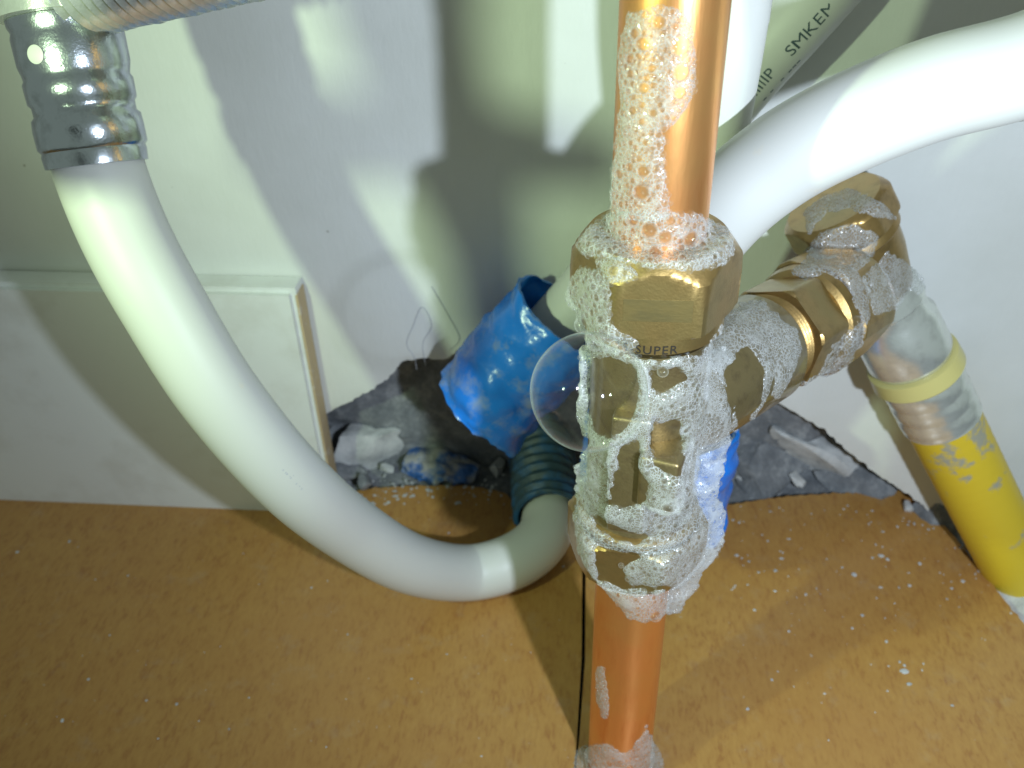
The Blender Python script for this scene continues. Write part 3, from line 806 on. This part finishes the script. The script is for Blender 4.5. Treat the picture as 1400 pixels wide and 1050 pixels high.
def spheres_mesh(name, cs, rs, sub):
    V, Fc = unit[sub]; nv = len(V); cs = np.array(cs); rs = np.array(rs)
    vv = (cs[:, None, :]+V[None]*rs[:, None, None]).reshape(-1, 3)
    ff = (Fc[None]+(np.arange(len(cs))*nv)[:, None, None]).reshape(-1, 3)
    me = bpy.data.meshes.new(name); me.vertices.add(len(vv)); me.vertices.foreach_set('co', vv.ravel())
    me.loops.add(ff.size); me.loops.foreach_set('vertex_index', ff.ravel().astype(np.int32))
    me.polygons.add(len(ff)); me.polygons.foreach_set('loop_start', np.arange(0, ff.size, 3, dtype=np.int32))
    me.update(calc_edges=True); me.validate(); return me
bubble_mesh = spheres_mesh('bubble', [(0, 0, 0)], [1.0], 3)
bubble_mesh.polygons.foreach_set('use_smooth', [True]*len(bubble_mesh.polygons)); bubble_mesh.materials.append(M['small_film'])
NB = [0]
def foam(label, regions, holes, n, thick, nb, bub=(0.2, 0.55), material='open_froth', explicit=(), voxel=0.28, extra=(), over=False):
    pts_ = []
    for rg in regions: pts_ += area_samples(rg, holes, n*3, over)
    if not pts_: return
    ctr = sum((q[0] for q in pts_), Vector())/len(pts_)
    th = empty('soap_froth', ctr, label, 'soap froth')
    cs, rs = [], []
    for p, nn, ed in pts_:
        k = .5+.5*noise.noise(p*.3); tp = min(1, .30+ed/14)
        r = (.45+.3*thick*random.random())*min(1, .7+tp); up = thick*(.35+.75*k)*tp
        cs.append(tuple(p+nn*(up-r*.9))); rs.append(r)
        if up > r*1.6: cs.append(tuple(p+nn*(up*.4-r*.9))); rs.append(r)
    for p, r in extra: cs.append(tuple(p)); rs.append(r)
    me = spheres_mesh('f', cs, rs, 2)
    ob = bpy.data.objects.new('f', me); col.objects.link(ob)
    md = ob.modifiers.new('r', 'REMESH'); md.mode = 'VOXEL'; md.voxel_size = voxel
    ms = ob.modifiers.new('s', 'SMOOTH'); ms.factor = .5; ms.iterations = 7
    dg = bpy.context.evaluated_depsgraph_get(); dg.update()
    m2 = bpy.data.meshes.new_from_object(ob.evaluated_get(dg)); bpy.data.objects.remove(ob); bpy.data.meshes.remove(me)
    nv = len(m2.vertices); co = np.zeros(nv*3, np.float32); m2.vertices.foreach_get('co', co); co = co.reshape(-1, 3)
    nrm = np.zeros(nv*3, np.float32); m2.vertices.foreach_get('normal', nrm); nrm = nrm.reshape(-1, 3)
    da = m2.attributes.new('froth_depth', 'FLOAT', 'POINT')
    dep = np.zeros(nv, np.float32)
    for i in range(nv):
        q = bvh.find_nearest(Vector(co[i].tolist())); dep[i] = q[3]
    da.data.foreach_set('value', dep)
    HULL = (m2, co)
    m2.vertices.foreach_set('co', ((co-np.array(ctr))*S).ravel())
    m2.polygons.foreach_set('use_smooth', [True]*len(m2.polygons)); m2.materials.clear(); m2.materials.append(M[material]); m2.name = 'froth'; m2.update()
    o = bpy.data.objects.new('froth', m2); col.objects.link(o); o.parent = th; o['kind'] = 'stuff'
    # bubbles sitting in the skin of the froth
    bl = []
    for (px, py, rp) in explicit:
        h = hit(px, py)
        if h is None: continue
        z = proj(h[0])[2]; r = rp*z/F; bl.append((Vector(h[0]+h[1]*(thick*.35+r*.25)), r))
    view = np.array(CAM)-co; ok = (np.einsum('ij,ij->i', view, nrm) > -2)
    idx = rng.permutation(np.nonzero(ok)[0])
    for i in idx:
        if len(bl) >= nb+len(explicit): break
        r = bub[0]*(bub[1]/bub[0])**(rng.random()**2.6)
        p = Vector(co[i].tolist())-Vector(nrm[i].tolist())*r*.35
        if any((p-q).length < (r+s)*.80 for q, s in bl if s > .4): continue
        bl.append((p, r))
    clr = np.ones(nv, np.float32)
    for p, r in bl:
        if r < .30: continue
        dd = np.linalg.norm(co-np.array(p), axis=1)/r
        clr = np.minimum(clr, np.clip((dd-.62)/.42, 0.04, 1))
    cat_ = m2.attributes.new('froth_clear', 'FLOAT', 'POINT'); cat_.data.foreach_set('value', clr.astype(np.float32))
    bl.sort(key=lambda q: -q[1]); small_c, small_r = [], []
    for k, (p, r) in enumerate(bl):
        if r*2*F/proj(p)[2] > 8.5 and k < 290:
            b = bpy.data.objects.new('bubble', bubble_mesh); col.objects.link(b); b.parent = th
            b.location = (p-ctr)*S; b.scale = (r*S,)*3; NB[0] += 1
        else: small_c.append(tuple((p-ctr)*S)); small_r.append(r*S)
    if small_c:
        me = spheres_mesh('fine_bubbles', small_c, small_r, 2)
        me.polygons.foreach_set('use_smooth', [True]*len(me.polygons)); me.materials.append(M['small_film'])
        o = bpy.data.objects.new('fine_bubbles', me); col.objects.link(o); o.parent = th; o['kind'] = 'stuff'
    print('foam', label[:30], nv, len(bl))

foam('long white froth streak running down the upper copper pipe',
     [[(858, 22), (880, 16), (905, 8), (932, 18), (945, 45), (949, 80), (948, 120), (938, 145), (918, 170), (903, 185), (906, 230), (912, 270), (915, 300), (833, 300), (834, 262), (840, 210), (846, 165), (850, 140), (846, 110), (848, 60)]],
     [], 900, 0.85, 1500, (0.13, 0.6), 'open_froth',
     [(872, 45, 9), (882, 58, 12), (903, 30, 11), (930, 62, 15), (931, 98, 13), (929, 126, 10), (876, 76, 6), (864, 80, 7), (893, 92, 7), (866, 100, 7), (883, 119, 9), (868, 150, 7), (880, 142, 6), (895, 153, 7), (880, 165, 6), (882, 182, 5),
      (885, 193, 6), (866, 194, 5), (876, 215, 6), (850, 237, 8), (864, 227, 7), (882, 232, 10), (879, 261, 13), (868, 245, 5), (860, 277, 5), (845, 289, 5), (903, 142, 5), (923, 35, 6), (920, 15, 5)])
foam('froth collar heaped on top of the large upper nut',
     [[(834, 290), (915, 292), (968, 300), (990, 310), (1003, 332), (1003, 346), (975, 362), (940, 368), (880, 362), (832, 350), (800, 348), (786, 334), (800, 318)]],
     [], 800, 1.05, 1300, (0.15, 0.7), 'open_froth',
     [(868, 297, 11), (889, 312, 13), (909, 322, 11), (940, 324, 13), (871, 347, 8), (895, 350, 10), (851, 330, 6), (916, 300, 8), (945, 342, 7), (882, 337, 4), (918, 345, 5), (960, 320, 6), (830, 312, 4), (970, 338, 5)])
foam('froth patch clinging to the left face of the large upper nut',
     [[(782, 380), (800, 368), (820, 373), (833, 400), (833, 440), (842, 455), (870, 468), (858, 480), (820, 478), (790, 472), (768, 452), (772, 410)], [(818, 358), (845, 356), (868, 376), (836, 384)]],
     [], 500, 1.3, 900, (0.14, 0.6), 'open_froth',
     [(800, 416, 6), (822, 405, 7), (815, 426, 6), (803, 443, 12), (819, 468, 11), (796, 458, 12), (810, 388, 4), (842, 372, 9), (856, 374, 5), (826, 435, 6), (784, 410, 5)])
tee_out = [(838, 487), (850, 489), (905, 496), (950, 490), (985, 474), (1000, 482), (985, 515), (997, 560), (998, 590), (990, 625), (978, 680), (990, 700), (987, 740), (965, 785), (925, 835), (888, 850), (862, 845), (835, 815), (812, 790), (790, 755), (786, 700), (790, 640), (803, 612)]
tee_holes = [[(830, 690), (838, 655), (845, 612), (880, 588), (874, 640), (890, 660), (884, 690), (852, 697)], [(888, 574), (930, 570), (936, 600), (934, 650), (918, 652), (892, 640), (888, 610)],
             [(798, 505), (830, 482), (862, 490), (880, 520), (880, 555), (866, 585), (845, 606), (812, 590), (798, 560)],
             [(812, 742), (850, 752), (900, 752), (868, 768), (852, 780), (862, 798), (918, 800), (916, 810), (850, 806), (815, 790)], [(805, 698), (850, 722), (896, 732), (868, 748), (830, 735), (812, 720)],
             [(885, 502), (930, 500), (950, 520), (900, 540), (884, 530)]]
foam('thick froth covering the body and lower nut of the tee down to a dripping point', [tee_out], tee_holes, 2600, 1.25, 3400, (0.12, 0.60), 'dense_froth',
     [(790, 672, 8), (798, 690, 9), (800, 660, 5), (915, 690, 9), (850, 770, 4), (960, 620, 6), (975, 712, 10), (950, 730, 7), (935, 690, 5), (905, 505, 8), (930, 555, 6), (880, 805, 5), (893, 838, 9), (960, 690, 6), (985, 706, 11)], 0.33, over=True)
foam('narrow froth rim where the big bubble meets the brass tee',
     [[(798, 474), (845, 478), (876, 492), (888, 522), (886, 560), (868, 596), (838, 618), (806, 606), (790, 570), (794, 520)]],
     [[(808, 488), (842, 486), (868, 498), (877, 524), (874, 556), (858, 586), (834, 603), (816, 594), (803, 562), (806, 520)]], 260, 0.8, 500, (0.12, 0.5), 'open_froth', [(799, 560, 5), (805, 578, 4), (797, 500, 4)], over=True)
foam('thin froth over the socket and hexagon nut of the branch',
     [[(1010, 412), (1040, 410), (1062, 432), (1092, 452), (1096, 480), (1082, 520), (1064, 548), (1056, 540), (1062, 500), (1045, 452), (1015, 425)], [(1080, 372), (1110, 346), (1150, 352), (1185, 385), (1190, 430), (1178, 470), (1150, 508), (1122, 528), (1090, 530), (1120, 510), (1140, 470), (1178, 440), (1160, 392), (1130, 372), (1100, 384)],
      [(960, 480), (1000, 425), (1030, 412), (1046, 450), (1060, 500), (1050, 545), (1020, 590), (1000, 590), (1005, 540), (985, 520)]],
     [[(985, 505), (1020, 470), (1045, 500), (1042, 550), (1010, 590), (1002, 550)]], 420, 0.75, 1000, (0.12, 0.42), 'open_froth', [(1168, 440, 9), (1180, 400, 5), (1150, 480, 5), (1040, 430, 5)])
foam('thin froth film on the cap nut and top of the elbow',
     [[(1100, 290), (1125, 268), (1160, 258), (1205, 275), (1225, 300), (1200, 296), (1165, 285), (1130, 290), (1105, 320)], [(1098, 345), (1130, 315), (1170, 308), (1200, 325), (1195, 350), (1170, 372), (1150, 352), (1118, 356)], [(1180, 380), (1215, 345), (1240, 360), (1275, 380), (1262, 400), (1240, 395), (1225, 425), (1195, 430)]],
     [], 300, 0.9, 600, (0.12, 0.4), 'open_froth', [])
foam('small froth streak on the lower copper pipe', [[(815, 912), (826, 915), (830, 950), (832, 980), (822, 982), (815, 950)]], [], 120, 0.7, 160, (0.12, 0.35), 'open_froth', [])
foam('froth pooled around the foot of the lower copper pipe', [[(790, 1022), (830, 1018), (858, 1034), (884, 992), (900, 1025), (908, 1060), (905, 1090), (785, 1090), (785, 1040)]], [], 500, 1.4, 600, (0.15, 0.6), 'dense_froth', [(812, 1045, 7), (835, 1040, 5), (860, 1045, 6)])
# the big bubble
for bc, br, lab in ((PD(805, 536, 142.5), 9.2, 'single big clear soap bubble bulging out left of the brass tee'),):
    bm = bmesh.new(); bmesh.ops.create_icosphere(bm, subdivisions=5, radius=br)
    for q in bm.verts:
        q.co = q.co*(1+.012*noise.noise(q.co*.12)); q.co.z *= 1.03 if br > 8 else 1.16; q.co += bc
    tagit(build('soap_bubble', bm, 'big_film', origin=bc, sharp=180), lab, 'bubble')
print('bubbles', NB[0])
